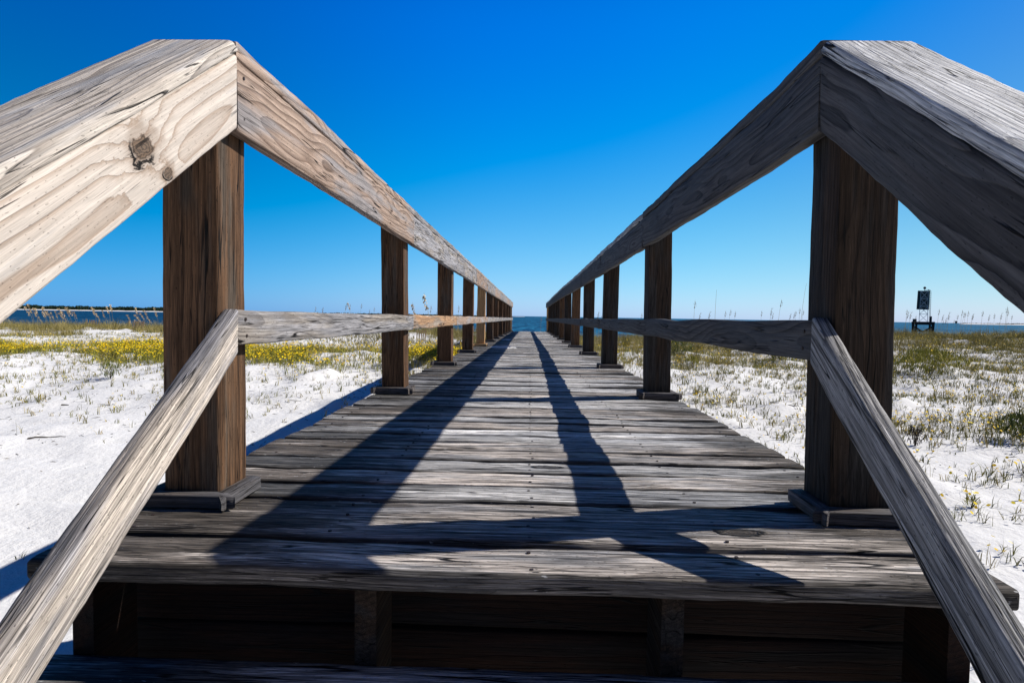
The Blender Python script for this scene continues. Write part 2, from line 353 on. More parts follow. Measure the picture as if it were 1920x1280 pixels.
SEA = -2.6
def sea():
    t = NT('sea water'); g = t.n('ShaderNodeNewGeometry').outputs['Position']; x, y, z = t.sep(g)
    dist = t.ma('SQRT', t.ma('ADD', t.ma('MULTIPLY', x, x), t.ma('MULTIPLY', y, y)))
    w = t.noise(t.vec(t.ma('MULTIPLY', x, .30), t.ma('MULTIPLY', y, .045), 0.), 1., 4, .75, .3)
    w3 = t.noise(t.vec(t.ma('MULTIPLY', x, .9), t.ma('MULTIPLY', y, .16), 4.), 1., 4, .7, .3)
    w2 = t.noise(t.vec(t.ma('MULTIPLY', x, .03), t.ma('MULTIPLY', y, .008), 2.), 1., 4, .6, .3)
    ww = t.ma('ADD', t.ma('MULTIPLY', w, .55), t.ma('MULTIPLY', w3, .45))
    h = t.ma('ADD', t.ma('MULTIPLY', ww, 1.), t.ma('MULTIPLY', w2, 4.))
    deep = t.mix(t.mr(x, -160, 120, 0., 1.), (.001, .020, .060), (.004, .040, .105))
    crest = t.mix(t.mr(x, -160, 120, 0., 1.), (.012, .10, .21), (.03, .23, .38))
    col = t.mix(t.mr(ww, .42, .60), deep, crest)
    col = t.mix(t.mr(w2, .4, .7, 0., .5), col, deep)
    t.bump(h, 1., .5)
    m = t.fin(col, .6, .07)
    R = 30000; me = bpy.data.meshes.new('sea')
    V = [(0, 0, 0)]; F = []
    rr = [60, 200, 600, 2000, 7000, R]; n = 96
    for r in rr:
        for k in range(n): a = k/n*6.28318; V.append((r*math.cos(a), r*math.sin(a), 0))
    for k in range(n): F.append((0, 1+k, 1+(k+1) % n))
    for q in range(len(rr)-1):
        for k in range(n):
            a = 1+q*n+k; b = 1+q*n+(k+1) % n; F.append((a, a+n, b+n, b))
    me.from_pydata(V, [], F); me.materials.append(m)
    tag(link('water', me, None, Matrix.Translation((0, 0, SEA))), kind='structure')
sea()

# ------------------------------------------------------------------ wood materials
W_STAIR_L = wood('pale sunbleached pine', (.68, .60, .52), (.33, .22, .145), grey=(.50, .48, .46), greyness=.1, ring=.021, late_amt=.85, fibre=.16, cracks=.2, lp=3.6, rj=.10, pits=.15,
                 knots=((.418, .014, .027), (.378, -.052, .012)), rand_knots=0, warp=.05, bumpd=.0016)
W_CAP_L = wood('pale grey cap pine', (.64, .57, .49), (.20, .165, .14), grey=(.40, .395, .40), greyness=.35, ring=.013, late_amt=.85, fibre=.3, cracks=.3, rand_knots=.2, warp=.06, bumpd=.003, lp=2.2, rj=.10, pits=.3)
W_LOW_L = wood('silver and cream pine', (.62, .54, .46), (.38, .32, .27), grey=(.27, .26, .27), greyness=.55, ring=.006, late_amt=.55, fibre=.55, cracks=.45, rand_knots=.2, warp=.015, bumpd=.003)
W_TAN = wood('tan weathered pine', (.42, .31, .24), (.11, .065, .042), grey=(.31, .28, .27), greyness=.4, ring=.014, late_amt=.9, fibre=.26, cracks=.3, rand_knots=.3, warp=.085, lp=2.2, rj=.10)
W_GREYW = wood('silver grey pine', (.36, .32, .28), (.13, .105, .09), grey=(.33, .32, .33), greyness=.7, ring=.012, rj=.14, late_amt=.7, fibre=.45, cracks=.6, rand_knots=.35, warp=.06)
W_ORANGE = wood('orange brown pine', (.42, .26, .15), (.17, .085, .04), grey=(.33, .27, .22), greyness=.45, ring=.009, late_amt=.7, fibre=.4, cracks=.4, rand_knots=.3, warp=.06)
W_DARKR = wood('grey pine darkened for shade', (.105, .10, .10), (.026, .025, .026), grey=(.085, .087, .092), greyness=.45, ring=.019, late_amt=.95, fibre=.28, cracks=.4, rand_knots=.4, warp=.10, bumpd=.003, lp=1.8, rj=.08)  # colour darkened for the shade on the visible right rail faces
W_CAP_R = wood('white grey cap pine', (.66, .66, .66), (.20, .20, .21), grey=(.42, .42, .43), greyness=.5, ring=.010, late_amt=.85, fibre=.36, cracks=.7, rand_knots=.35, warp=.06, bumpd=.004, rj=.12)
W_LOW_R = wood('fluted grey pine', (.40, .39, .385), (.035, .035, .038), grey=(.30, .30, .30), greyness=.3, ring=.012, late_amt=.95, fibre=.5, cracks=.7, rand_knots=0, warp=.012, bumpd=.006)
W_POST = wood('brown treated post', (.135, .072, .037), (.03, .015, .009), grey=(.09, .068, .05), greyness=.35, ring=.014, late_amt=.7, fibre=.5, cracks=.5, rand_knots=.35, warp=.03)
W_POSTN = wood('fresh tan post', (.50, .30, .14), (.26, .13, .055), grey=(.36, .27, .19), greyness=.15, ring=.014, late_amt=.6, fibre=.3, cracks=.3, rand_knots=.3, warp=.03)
W_POSTR = wood('brown post darkened for shade', (.048, .031, .020), (.012, .008, .006), grey=(.038, .034, .031), greyness=.5, ring=.013, late_amt=.7, fibre=.5, cracks=.6, rand_knots=.4, warp=.04)  # shade of the right posts' visible faces is put into this dark colour
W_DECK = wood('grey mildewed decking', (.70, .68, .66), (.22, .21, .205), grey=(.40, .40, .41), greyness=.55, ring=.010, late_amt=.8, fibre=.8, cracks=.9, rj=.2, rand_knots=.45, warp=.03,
              tone=.42, stw=.12, dsc=10., dirt=(.085, .08, .075), dirt_amt=.24, salt=.8, wear_gaps=True, bumpd=.0045)
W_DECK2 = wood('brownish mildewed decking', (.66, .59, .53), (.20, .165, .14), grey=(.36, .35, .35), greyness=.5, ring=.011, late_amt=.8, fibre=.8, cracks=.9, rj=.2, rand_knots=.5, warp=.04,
              tone=.42, stw=.12, dsc=10., dirt=(.09, .074, .06), dirt_amt=.30, salt=.8, wear_gaps=True, bumpd=.0045)
W_FRAME = wood('framing darkened for shade', (.024, .010, .005), (.009, .004, .003), grey=(.012, .009, .008), greyness=.35, ring=.012, late_amt=.7, fibre=.5, cracks=.5, rand_knots=.3, warp=.04)  # near-black colour stands in for the shade under deck and stairs
W_TRIM = wood('grey trim', (.13, .11, .10), (.045, .038, .034), grey=(.11, .105, .11), greyness=.6, ring=.007, late_amt=.6, fibre=.5, cracks=.5, rand_knots=.2, warp=.03)

# ------------------------------------------------------------------ boardwalk
Y1, XA, XB, YJ, H, SP, SLP = 1.39617, .75987, .71571, 1.42171, 1.13614, 2.11375, -.00359
BH, MH, YN, SA, T2, PW = .21715, .48026, 1.04892, .63142, .038, .14
XL, XR = -(XA-T2), XB-T2              # inner faces of the side rails
def gR(y): return SLP*y
def gD(y): return SLP*y-.0053*max(0., y-8.)-.004*max(0., min(y, 8.)-1)*0
BW = empty('boardwalk', (0, YN, -1.46))
tag(BW, 'weathered timber boardwalk with post and rail sides running from the stairs down to the water', 'boardwalk')
PIT = .1423; NB = int((Y1+11*SP+PW+.05-YN)/PIT)
rb = random.Random(5)
far = []
for i in range(NB):
    y = YN+PIT*(i+.5); wl = .957-.0045*min(y, 6)+rb.uniform(-.012, .012); wr = .905+rb.uniform(-.014, .012)
    if i == 0: wl, wr = .948, .893
    th = .040; g = rb.uniform(.121, .132); dz = rb.uniform(-.004, .003)
    if i < 1: g, dz = .138, 0.
    if i == 2: g = .128
    near = i < 22
    kw = dict(seg=.035 if near else .12, wob=.0025 if near else .0035, rad=.007 if i == 0 else .004, ny=8 if near else 3, nz=3 if i == 0 else 1, edge=.004 if near else .002, edge_f=5)
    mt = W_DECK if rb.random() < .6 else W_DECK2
    skew = rb.uniform(-.002, .002)
    P = Vector((-wl, y, gD(y)-th/2+dz)); dx = (1, skew, rb.uniform(-.002, .002)); dy = (0, 1, 0)
    nl = [(wl+jx+rb.uniform(-.008, .008), q*g*.28+rb.uniform(-.006, .006), th/2, .0042) for jx in (-.86, -.43, .01, .43, .83) for q in (-1, 1)] if i < 30 else None
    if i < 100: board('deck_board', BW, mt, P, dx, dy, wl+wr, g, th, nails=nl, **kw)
    else:
        v, f, a = board_data(wl+wr, g, th, **kw); far.append((v, f, a, frame(P, dx, dy)))
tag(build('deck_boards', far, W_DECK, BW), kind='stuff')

lean = random.Random(9)
PYS = [Y1+i*SP for i in range(12)]
def post(i, side):
    y = PYS[i]; x = (-XA-PW/2) if side < 0 else (XB+PW/2)
    bx = tx = 0
    if side > 0 and i == 0: bx, tx = .012, -.002
    if side > 0 and i == 1: bx, tx = 0, -.015
    if side < 0 and i == 1: bx, tx = .002, -.012
    if i > 1: bx, tx = lean.uniform(-.008, .008), lean.uniform(-.008, .008)
    zb = gD(y)-.002; zt = H-.041+gR(y)-.002
    p0 = Vector((x+bx, y+PW/2, zb)); p1 = Vector((x+tx, y+PW/2, zt))
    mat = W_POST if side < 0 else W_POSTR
    if side < 0 and i == 4: mat = W_POSTN
    if side > 0 and i in (4, 6): mat = W_POST
    if i == 11: mat = W_POSTN
    v, f, a = board_data((p1-p0).length, PW-.001, PW-.001, seg=.04 if i < 2 else .15, wob=.0015, rad=.004, ny=4 if i < 2 else 2, nz=4 if i < 2 else 2, edge=.002)
    po = build('post', [(v, f, a, None)], mat, BW, frame(p0, p1-p0, (0, -1, 0)))
    # mitred skirt of four little boards round the foot
    w, hh = .040, .040 if i else .034
    parts = []
    c = Vector((x+bx, y+PW/2, gD(y)+hh/2+.001)); e = PW/2+w/2+.001
    for k in range(4):
        ang = k*math.pi/2; d = Vector((math.cos(ang), math.sin(ang), 0)); n = Vector((d.y, -d.x, 0))
        if k == 0 and i > 5: pass
        if k == 2: continue                      # none on the far face
        full = k == 0; LL = PW+2*w-.003 if full else PW+w-.002
        v, f, a = board_data(LL, w, hh, seg=.03, wob=.0012, rad=.0035, cut0=-1 if k != 3 else 0, cut1=1 if k != 1 else 0, ny=2, nz=2, edge=.003)
        a_ = lean.uniform(-.012, .012)
        st = {0: -LL/2, 1: -(PW/2+w)+.001, 3: -PW/2}[k]
        parts.append((v, f, a, frame(c+n*e+d*st, d+n*a_, -n)))
    mt = W_TRIM if mat is not W_POSTN or i == 11 else W_POSTN
    build('base_trim', parts, mt, po)
for i in range(12):
    post(i, -1); post(i, 1)

# level rails, piece by piece
hj = random.Random(4); JL = [0.]+[hj.uniform(-.006, .006) for _ in range(11)]; JR = [0.]+[hj.uniform(-.012, .012) for _ in range(11)]
CT = .040; SH = BH-CT
def rails(side):
    xin = XL if side < 0 else XR; J = JL if side < 0 else JR; s = side
    ys = [YJ]+[PYS[i]+PW/2+.02 for i in range(1, 11)]+[PYS[11]+PW+.01]
    for i in range(11):
        y0, y1 = ys[i]+(.0035 if i else .0015), ys[i+1]-.0035
        near = i < 3
        for kind in ('side_rail', 'cap_rail'):
            z0, z1 = H+gR(y0)+J[i], H+gR(y1)+J[i+1]
            if kind == 'side_rail':
                P0 = Vector((xin+s*T2/2, y0, z0-CT-SH/2)); P1 = Vector((xin+s*T2/2, y1, z1-CT-SH/2)); W_, T_ = SH-.002, T2
                dyv = (0, 0, 1)
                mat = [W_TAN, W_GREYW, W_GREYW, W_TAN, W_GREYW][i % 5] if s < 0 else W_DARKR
            else:
                P0 = Vector((xin+s*.1, y0, z0-CT/2)); P1 = Vector((xin+s*.1, y1, z1-CT/2)); W_, T_ = .2, CT
                dyv = (1, 0, 0); mat = [W_TAN, W_GREYW, W_GREYW][i % 3] if s < 0 else W_CAP_R
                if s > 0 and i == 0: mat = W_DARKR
            zf = T_/2 if kind == 'cap_rail' or s < 0 else -T_/2
            LL_ = (P1-P0).length; nl = [(x_, y_, sg*T_/2, .0045) for x_ in (.03, LL_-.035) for y_ in (-W_*.3, W_*.28) for sg in (-1, 1)] if i < 3 else None
            board(kind, BW, mat, P0, P1-P0, dyv, (P1-P0).length, W_, T_, nails=nl, seg=.04 if near else .1, wob=.0025 if s < 0 else .004, rad=.004, ny=6 if near else 3, edge=.003)
    # middle rail
    cuts = [YJ, ys[1], ys[2], ys[4], ys[5], ys[7], ys[9], ys[11]] if s < 0 else [YJ, ys[2]-.0, ys[3], ys[5], ys[7], ys[9], ys[11]]
    jm = random.Random(12+s)
    for i in range(len(cuts)-1):
        y0, y1 = cuts[i]+.001, cuts[i+1]-.001
        hgt = .089 if s < 0 else .096
        P0 = Vector((xin+s*T2/2, y0, MH+gR(y0)-hgt/2+(0 if s < 0 else -.004))); P1 = Vector((xin+s*T2/2, y1, MH+gR(y1)-hgt/2+jm.uniform(-.003, .003)))
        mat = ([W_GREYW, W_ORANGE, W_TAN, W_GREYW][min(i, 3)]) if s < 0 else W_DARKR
        board('middle_rail', BW, mat, P0, P1-P0, (0, 0, 1), (P1-P0).length, hgt, T2, nails=[(.035, .022, sg*T2/2, .0045) for sg in (-1, 1)]+[(.04, -.02, sg*T2/2, .0045) for sg in (-1, 1)], seg=.04, wob=.004, rad=.004, ny=4, edge=.003, bow=0)
rails(-1); rails(1)

# sloping stair rails (plumb cut against the level ones)
ds = Vector((0, -math.cos(SA), -math.sin(SA))); nn = Vector((0, -math.sin(SA), math.cos(SA))); tn = math.tan(SA); cs = math.cos(SA)
def slope_board(name, mat, xc, ztop, depth, thick, L, lab, yj=YJ, wide=None, dv=None, **k):
    # depth: plumb depth of the face; frame y = up-perpendicular
    w = depth*cs
    ctr = Vector((xc, yj-.0015, ztop-depth/2))
    if wide is None:
        return board(name, BW, mat, ctr, dv or ds, nn, L, w, thick, cut0=tn, **k)
    v, f, a = board_data(L, wide, w, **k)
    # cap: width along X, thickness along nn; plumb cut shears x by z
    v2 = []
    for (x, y, z) in v:
        t_ = max(0., 1-x/L); v2.append((x+(tn*z)*t_*(1 if True else 0), y, z))
    return build(name, [(v2, f, a, None)], mat, BW, frame(ctr, ds, (1, 0, 0)))
for s in (-1, 1):
    xin = XL if s < 0 else XR
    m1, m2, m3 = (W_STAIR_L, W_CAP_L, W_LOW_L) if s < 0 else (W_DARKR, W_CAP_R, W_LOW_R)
    o = slope_board('stair_side_rail', m1, xin+s*T2/2, H-CT, BH-CT, T2, 2.5, '', off=0. if s < 0 else 300., seg=.03, wob=.002 if s < 0 else .004, rad=.005, ny=10, edge=.004 if s > 0 else .002)
    # frame z for the cap points: ds x X ; sign handled by the shear below
    o = slope_board('stair_cap_rail', m2, xin+s*.1, H, CT, .2, 2.5, '', wide=.2, off=40.+s, seg=.03, wob=.002, rad=.006, ny=10, nz=2, edge=.003)
    o = slope_board('stair_middle_rail', m3, xin+s*T2/2+s*.000, MH, .113, T2, 2.45, '', dv=(.045, -1, -.68) if s < 0 else (-.05, -1, -.68), off=80.+s, seg=.03, wob=.0015, rad=.005, ny=6, edge=.002)

# little drifts of sand blown onto the boards
def drift(x0, y0, lx, ly, h, label, sd):
    n, m = 40, 24; V = []; F = []
    for j in range(m+1):
        for i in range(n+1):
            u = i/n*2-1; v = j/m*2-1; r = u*u+v*v; x = x0+u*lx; y = y0+v*ly
            z = gD(y)-.004+max(0, h*(1-r)*(.55+1.1*mn.noise(Vector((x*9+sd, y*5, 0)))))+.006*mn.noise(Vector((x*25, y*14, sd)))-.008*r*r
            V.append((x, y, z))
    for j in range(m):
        for i in range(n): a = j*(n+1)+i; F.append((a, a+1, a+n+2, a+n+1))
    me = bpy.data.meshes.new('sand_drift'); me.from_pydata(V, [], F); me.materials.append(SAND); tag(link('sand_drift', me), label, 'sand drift')
drift(-.42, 9.6, .32, .42, .022, 'patch of white sand blown onto the boards beside the pale tan left post', 1)
drift(-.52, 13.4, .22, .6, .012, 'farther small patch of white sand on the left side of the boards', 5)

# stairs: treads, stringers, dark boards behind them, framing and piles
RISE, RUN = .200, .262
for k in range(1, 7):
    for q in range(2):
        y = YN-RUN*(k-1)-.0+.035-.07-q*.142+.0
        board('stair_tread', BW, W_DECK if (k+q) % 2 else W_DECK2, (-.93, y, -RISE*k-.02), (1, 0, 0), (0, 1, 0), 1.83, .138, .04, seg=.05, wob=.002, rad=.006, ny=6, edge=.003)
for x in (-.862, -.306, .28, .812):
    # saw-tooth stringer profile
    pr = [(1.21, -.042)]
    pr.append((YN+.035, -.042))
    for k in range(1, 7):
        yb = YN+.035-RUN*(k-1); pr += [(yb, -RISE*k-.042), (yb-RUN, -RISE*k-.042)]
    pr += [(pr[-1][0], pr[-1][1]-.1), (1.21, -.40)]
    V = [(x+dx_, y, z) for dx_ in (-.021, .021) for y, z in pr]; n = len(pr)
    F = [tuple(range(n)), tuple(range(2*n-1, n-1, -1))]+[(i, i+n, (i+1) % n+n, (i+1) % n) for i in range(n)]
    me = bpy.data.meshes.new('stringer'); me.from_pydata(V, [], [f[::-1] for f in F]); me.update()
    A = [(y*1.+x*17+30, z, vx-x) for vx, y, z in V]
    at_ = me.attributes.new('wc', 'FLOAT_VECTOR', 'POINT'); at_.data.foreach_set('vector', np.array(A, np.float32).ravel())
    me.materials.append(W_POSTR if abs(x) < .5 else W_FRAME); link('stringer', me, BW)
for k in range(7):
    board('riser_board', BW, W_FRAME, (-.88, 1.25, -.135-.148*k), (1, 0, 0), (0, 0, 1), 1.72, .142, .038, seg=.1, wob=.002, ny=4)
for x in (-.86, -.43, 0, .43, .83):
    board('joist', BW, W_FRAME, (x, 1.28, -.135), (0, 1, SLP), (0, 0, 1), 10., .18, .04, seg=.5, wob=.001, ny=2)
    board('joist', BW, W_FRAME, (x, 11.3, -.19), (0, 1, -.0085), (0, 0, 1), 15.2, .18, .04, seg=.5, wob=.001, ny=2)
for i in range(12):
    for s in (-1, 1):
        x = -.80 if s < 0 else .76; y = PYS[i]+PW/2; zt = gD(y)-.05-(.0 if True else 0)
        z0 = gz(x, y)-.3
        if zt-z0 > .1:
            board('pile', BW, W_FRAME, (x, y, z0), (0, 0, 1), (0, 1, 0), zt-z0, .13, .13, seg=.3, wob=.002, ny=2)

# ------------------------------------------------------------------ vegetation
def veg_mat(name, cols, rough=.75, trans=True):
    t = NT(name); a = t.attr('rnd').outputs['Fac']
    r = t.n('ShaderNodeValToRGB'); e = r.color_ramp.elements
    for i, (p, c) in enumerate(cols):
        q = e[i] if i < 2 else e.new(p); q.position = p; q.color = (*c, 1)
    t.t.links.new(a, r.inputs[0])
    return t.fin(r.outputs[0], rough, .15)
V_SEED = veg_mat('seedling green', [(0, (.06, .08, .02)), (.4, (.20, .20, .05)), (.75, (.36, .28, .09)), (1, (.48, .36, .18))])
V_GRASS = veg_mat('dune grass olive', [(0, (.08, .085, .025)), (.35, (.22, .19, .055)), (.7, (.37, .30, .10)), (1, (.56, .45, .22))])
V_FLOW = veg_mat('yellow petals', [(0, (.85, .50, .0)), (.5, (.9, .62, .005)), (1, (.95, .75, .03))])
V_BELT = veg_mat('flower stems green', [(0, (.11, .12, .02)), (.5, (.27, .27, .04)), (1, (.46, .38, .08))])
V_BUSH = veg_mat('dark shrub leaves', [(0, (.03, .045, .012)), (.6, (.12, .15, .035)), (1, (.26, .27, .08))])
V_OAT = veg_mat('sea oat straw', [(0, (.42, .29, .14)), (.5, (.66, .48, .26)), (1, (.82, .64, .40))])
V_OATD = veg_mat('ripe brown sea oat', [(0, (.10, .07, .045)), (.6, (.22, .15, .09)), (1, (.36, .26, .16))])
V_STEM = veg_mat('dry stem', [(0, (.20, .17, .08)), (1, (.35, .30, .16))])
V_TWIG = veg_mat('dark twig', [(0, (.03, .022, .016)), (1, (.09, .07, .05))])

def blades(P, hgt, wid, lean, rs, bend=.5):
    """P (n,3) base points; -> V,F (tris), rnd per vertex"""
    n = len(P); az_ = rs.rand(n)*6.283; fa = rs.rand(n)*6.283
    d = np.stack([np.cos(az_), np.sin(az_), np.zeros(n)], 1); s = np.stack([np.cos(fa), np.sin(fa), np.zeros(n)], 1)*wid[:, None]*.5
    ln = lean*rs.rand(n)
    up = np.array([0, 0, 1.])
    mid = P+d*(hgt*ln*.4)[:, None]+up*(hgt*.55)[:, None]
    tip = P+d*(hgt*ln*(1+bend))[:, None]+up*(hgt*(1-.25*ln))[:, None]
    V = np.stack([P-s, P+s, mid-s*.85, mid+s*.85, tip], 1).reshape(-1, 3)
    b = np.arange(n)[:, None]*5
    F = np.concatenate([b+np.array([0, 1, 3]), b+np.array([0, 3, 2]), b+np.array([2, 3, 4])], 0)
    return V, F, np.repeat(np.clip(rs.rand(n), 0, 1), 5), tip
def discs(C, r, rs, k=5):
    n = len(C); a = np.arange(k)/k*6.283
    tilt = (rs.rand(n, 2)-.5)*1.1-np.array([0., .25])
    nx = np.stack([np.ones(n), np.zeros(n), -tilt[:, 0]], 1); ny = np.stack([np.zeros(n), np.ones(n), -tilt[:, 1]], 1)
    ring = C[:, None, :]+nx[:, None, :]*(r[:, None]*np.cos(a)[None])[:, :, None]+ny[:, None, :]*(r[:, None]*np.sin(a)[None])[:, :, None]
    V = ring.reshape(-1, 3); b = np.arange(n)[:, None]*k
    F = np.concatenate([b+np.array([0, i, i+1]) for i in range(1, k-1)], 0)
    return V, F, np.repeat(rs.rand(n), k)
class Bag:
    def __init__(s): s.V = []; s.F = []; s.R = []; s.n = 0
    def add(s, V, F, R): s.V.append(V); s.F.append(F+s.n); s.R.append(R); s.n += len(V)
    def make(s, name, mat, parent=None, M=None):
        return link(name, mesh_np(name, np.concatenate(s.V), np.concatenate(s.F), mat, np.concatenate(s.R)), parent, M)
def scatter(n, box, dens, rs):
    x0, x1, y0, y1 = box; x = rs.uniform(x0, x1, n); y = rs.uniform(y0, y1, n)
    # keep what the widest plausible view could see
    keep = (rs.rand(n) < dens(x, y)) & (np.abs(x) > 1.25) & (np.abs(x) < 1.15*y+3)
    x, y = x[keep], y[keep]; return np.stack([x, y, ground(x, y)-.01], 1)
def plants(P, rs, nb, h0, h1, w0, w1, lean, spread, bag, flat=1.):
    n = len(P)
    if n == 0: return None
    k = rs.randint(nb[0], nb[1]+1, n); Q = np.repeat(P, k, 0); hh = np.repeat(rs.uniform(h0, h1, n)*(.6+.7*rs.rand(n)), k)
    Q = Q+np.concatenate([(rs.rand(len(Q), 2)-.5)*spread, np.zeros((len(Q), 1))], 1)
    hh = hh*(.55+.6*rs.rand(len(Q)))
    V, F, R, tip = blades(Q, hh, rs.uniform(w0, w1, len(Q)), lean, rs)
    hue = np.repeat(np.repeat(rs.rand(n), k), 5); R = np.clip(.6*hue+.4*R, 0, 1)
    bag.add(V, F, R); return tip
def nz(x, y, f, s): return .5+.5*np.tanh(1.2*wav(x, y, f, 6, s))
def beltL(x, y):       # the yellow belt on the left: lower edge nearer to the walkway
    c = 16.4+.8*np.sin(x*.35)+.04*(x+8)
    return np.exp(-((y-c)/2.3)**4)*(x < 0)
def veg():
    rs = np.random.RandomState(3)
    seed = Bag(); flow = Bag(); belt = Bag(); grass = Bag()
    # small seedlings scattered on the sand
    def dL(x, y):
        d = sstep(7.0, 12.5, y+.12*(-x-6))*(1-sstep(22, 26, y))
        d = d*(.25+.9*nz(x, y, .35, 3)); return np.where(x < 0, d*.55+.010, 0)
    def dR(x, y):
        d = sstep(5.2, 9.5, y-.05*x+.8)*(1-sstep(24, 28, y))
        d = d*(.3+.9*nz(x, y, .4, 8)); d = d*(.45+.55*sstep(2, 6, x)*sstep(6, 9, y)); return np.where(x > 0, d*.75+.012*sstep(2.5, 4, y), 0)
    P = scatter(52000, (-30, 0, 3, 26), dL, rs); tipL = plants(P, rs, (2, 6), .07, .17, .005, .014, .8, .07, seed)
    P = scatter(72000, (0, 32, 3, 27), dR, rs); tipR = plants(P, rs, (2, 6), .07, .18, .005, .014, .8, .07, seed)
    for tip, fr in ((tipL, .05), (tipR, .065)):
        q = tip[rs.rand(len(tip)) < fr]; q = q+np.array([0, 0, .03]); V, F, R = discs(q, rs.uniform(.009, .017, len(q)), rs); flow.add(V, F, R)
    # bigger leafy clumps
    P = scatter(2600, (0, 28, 6.5, 24), lambda x, y: .5*nz(x, y, .3, 12)*sstep(7, 10, y), rs); t2 = plants(P, rs, (9, 20), .12, .24, .006, .016, 1.0, .16, seed)
    q = t2[rs.rand(len(t2)) < .05]+np.array([0, 0, .03]); V, F, R = discs(q, rs.uniform(.01, .019, len(q)), rs); flow.add(V, F, R)
    P = scatter(900, (-28, 0, 10, 24), lambda x, y: .5*nz(x, y, .3, 14)*sstep(10, 13, y), rs); plants(P, rs, (9, 18), .1, .2, .006, .014, 1.0, .16, seed)
    # flower belt, left
    P = scatter(44000, (-34, -1.5, 12, 21), lambda x, y: beltL(x, y)*(.12+1.1*sstep(.25, .7, nz(x, y, .22, 5)))*.8, rs)
    t3 = plants(P, rs, (3, 7), .16, .30, .007, .015, .8, .12, belt)
    q = t3[rs.rand(len(t3)) < .5*(.3+nz(t3[:, 0], t3[:, 1], .15, 21))]; q = q+np.array([0, 0, .02])
    V, F, R = discs(q, rs.uniform(.012, .023, len(q)), rs); flow.add(V, F, R)
    P = scatter(7000, (-34, -1.5, 12.5, 22), lambda x, y: beltL(x, y)*sstep(.35, .7, nz(x, y, .35, 18)), rs); plants(P, rs, (5, 10), .14, .3, .006, .012, 1.1, .16, grass)
    # right belt of mixed grass with fewer flowers
    def bR(x, y): return np.where(x > 0, sstep(13.2, 15.5, y+.9*wav(x, y, .12, 5, 2)-.10*np.clip(x-4, 0, 12))*(1-sstep(27.5, 30, y)), 0)
    P = scatter(30000, (1.3, 40, 12, 30), lambda x, y: bR(x, y)*(.12+.75*nz(x, y, .28, 6)), rs)
    t4 = plants(P, rs, (4, 9), .12, .28, .006, .013, 1.1, .16, grass)
    P = scatter(9000, (1.3, 36, 13, 26), lambda x, y: bR(x, y)*nz(x, y, .2, 26)*.8, rs); t5 = plants(P, rs, (3, 7), .14, .26, .007, .014, .8, .12, belt)
    q = t5[rs.rand(len(t5)) < .2]+np.array([0, 0, .02]); V, F, R = discs(q, rs.uniform(.012, .022, len(q)), rs); flow.add(V, F, R)
    # near right flower patches
    for cx_, cy_2, sx, n in ((6.6, 9.3, 1.3, 170), (5.2, 5.6, .7, 26), (3.9, 4.6, .4, 12), (9.0, 9.0, 1.0, 60), (4.0, 7.3, .3, 16), (8.6, 11.6, 1.1, 60), (5.6, 6.9, .6, 26), (3.1, 10.6, .5, 40), (6.4, 8.0, .5, 20)):
        P = np.stack([rs.normal(cx_, sx, n), rs.normal(cy_2, sx*.28, n), np.zeros(n)], 1); P = P[P[:, 0] > 1.3]; P[:, 2] = ground(P[:, 0], P[:, 1])
        t6 = plants(P, rs, (5, 9), .12, .24, .004, .009, .9, .1, seed)
        q = t6[rs.rand(len(t6)) < .22]+np.array([0, 0, .03]); V, F, R = discs(q, rs.uniform(.012, .02, len(q)), rs, 6); flow.add(V, F, R)
    # dry straw and bits of dead stem lying on the sand
    deb = Bag(); P = scatter(16000, (-22, 22, 2.2, 20), lambda x, y: (.10+.5*nz(x, y, .5, 11)*sstep(5, 9, y)), rs); n = len(P)
    a = rs.rand(n)*6.283; L = rs.uniform(.012, .05, n)*(1+2.5*(rs.rand(n) < .06)); w = rs.uniform(.002, .006, n)
    dx = np.stack([np.cos(a)*L, np.sin(a)*L, rs.rand(n)*.01], 1); dn = np.stack([-np.sin(a)*w, np.cos(a)*w, np.zeros(n)], 1); up = np.array([0, 0, .013])
    V = np.stack([P+up-dx-dn, P+up-dx+dn, P+up+dx, P+up+dx*.2+np.array([0, 0, .008])], 1).reshape(-1, 3); bb = np.arange(n)[:, None]*4
    deb.add(V, np.concatenate([bb+np.array([0, 1, 2]), bb+np.array([0, 1, 3]), bb+np.array([1, 2, 3])], 0), np.repeat(rs.rand(n), 4))
    o = deb.make('beach_debris', V_TWIG); tag(o, 'dark crumbs of dead stems and bark scattered on the sand', 'debris', kind='stuff')
    # crest grass, both sides
    P = scatter(17000, (-42, -1.5, 21, 36), lambda x, y: (sstep(21, 24.5, y))*sstep(.45, .8, nz(x, y, .20, 7))*.8, rs)
    plants(P, rs, (8, 16), .22, .5, .006, .012, 1.0, .22, grass)
    P = scatter(9000, (-42, -1.5, 27, 37), lambda x, y: sstep(.4, .75, nz(x, y, .26, 30))*.7, rs)
    plants(P, rs, (8, 14), .25, .7, .006, .012, .8, .22, grass)
    P = scatter(26000, (1.4, 44, 18, 36), lambda x, y: sstep(18, 24, y)*(.15+.85*sstep(.25, .6, nz(x, y, .2, 33)))*.55, rs)
    plants(P, rs, (8, 14), .25, .52, .006, .012, 1.0, .22, grass)
    # tufts beside the walkway
    for x, y, n, h in ((-2.6, 12.2, 26, .3), (-2.1, 14.5, 30, .38), (-1.9, 17.5, 30, .45), (-2.0, 21, 34, .55), (1.9, 12.5, 20, .24), (1.8, 16.5, 26, .4), (1.9, 20, 30, .5), (2.2, 24, 30, .6), (-1.9, 24.5, 30, .6)):
        P = np.stack([rs.normal(x, .28, n), rs.normal(y, .6, n), np.zeros(n)], 1); P = P[np.abs(P[:, 0]) > 1.15]; P[:, 2] = ground(P[:, 0], P[:, 1])
        plants(P, rs, (6, 12), h*.6, h, .006, .012, .9, .15, grass)
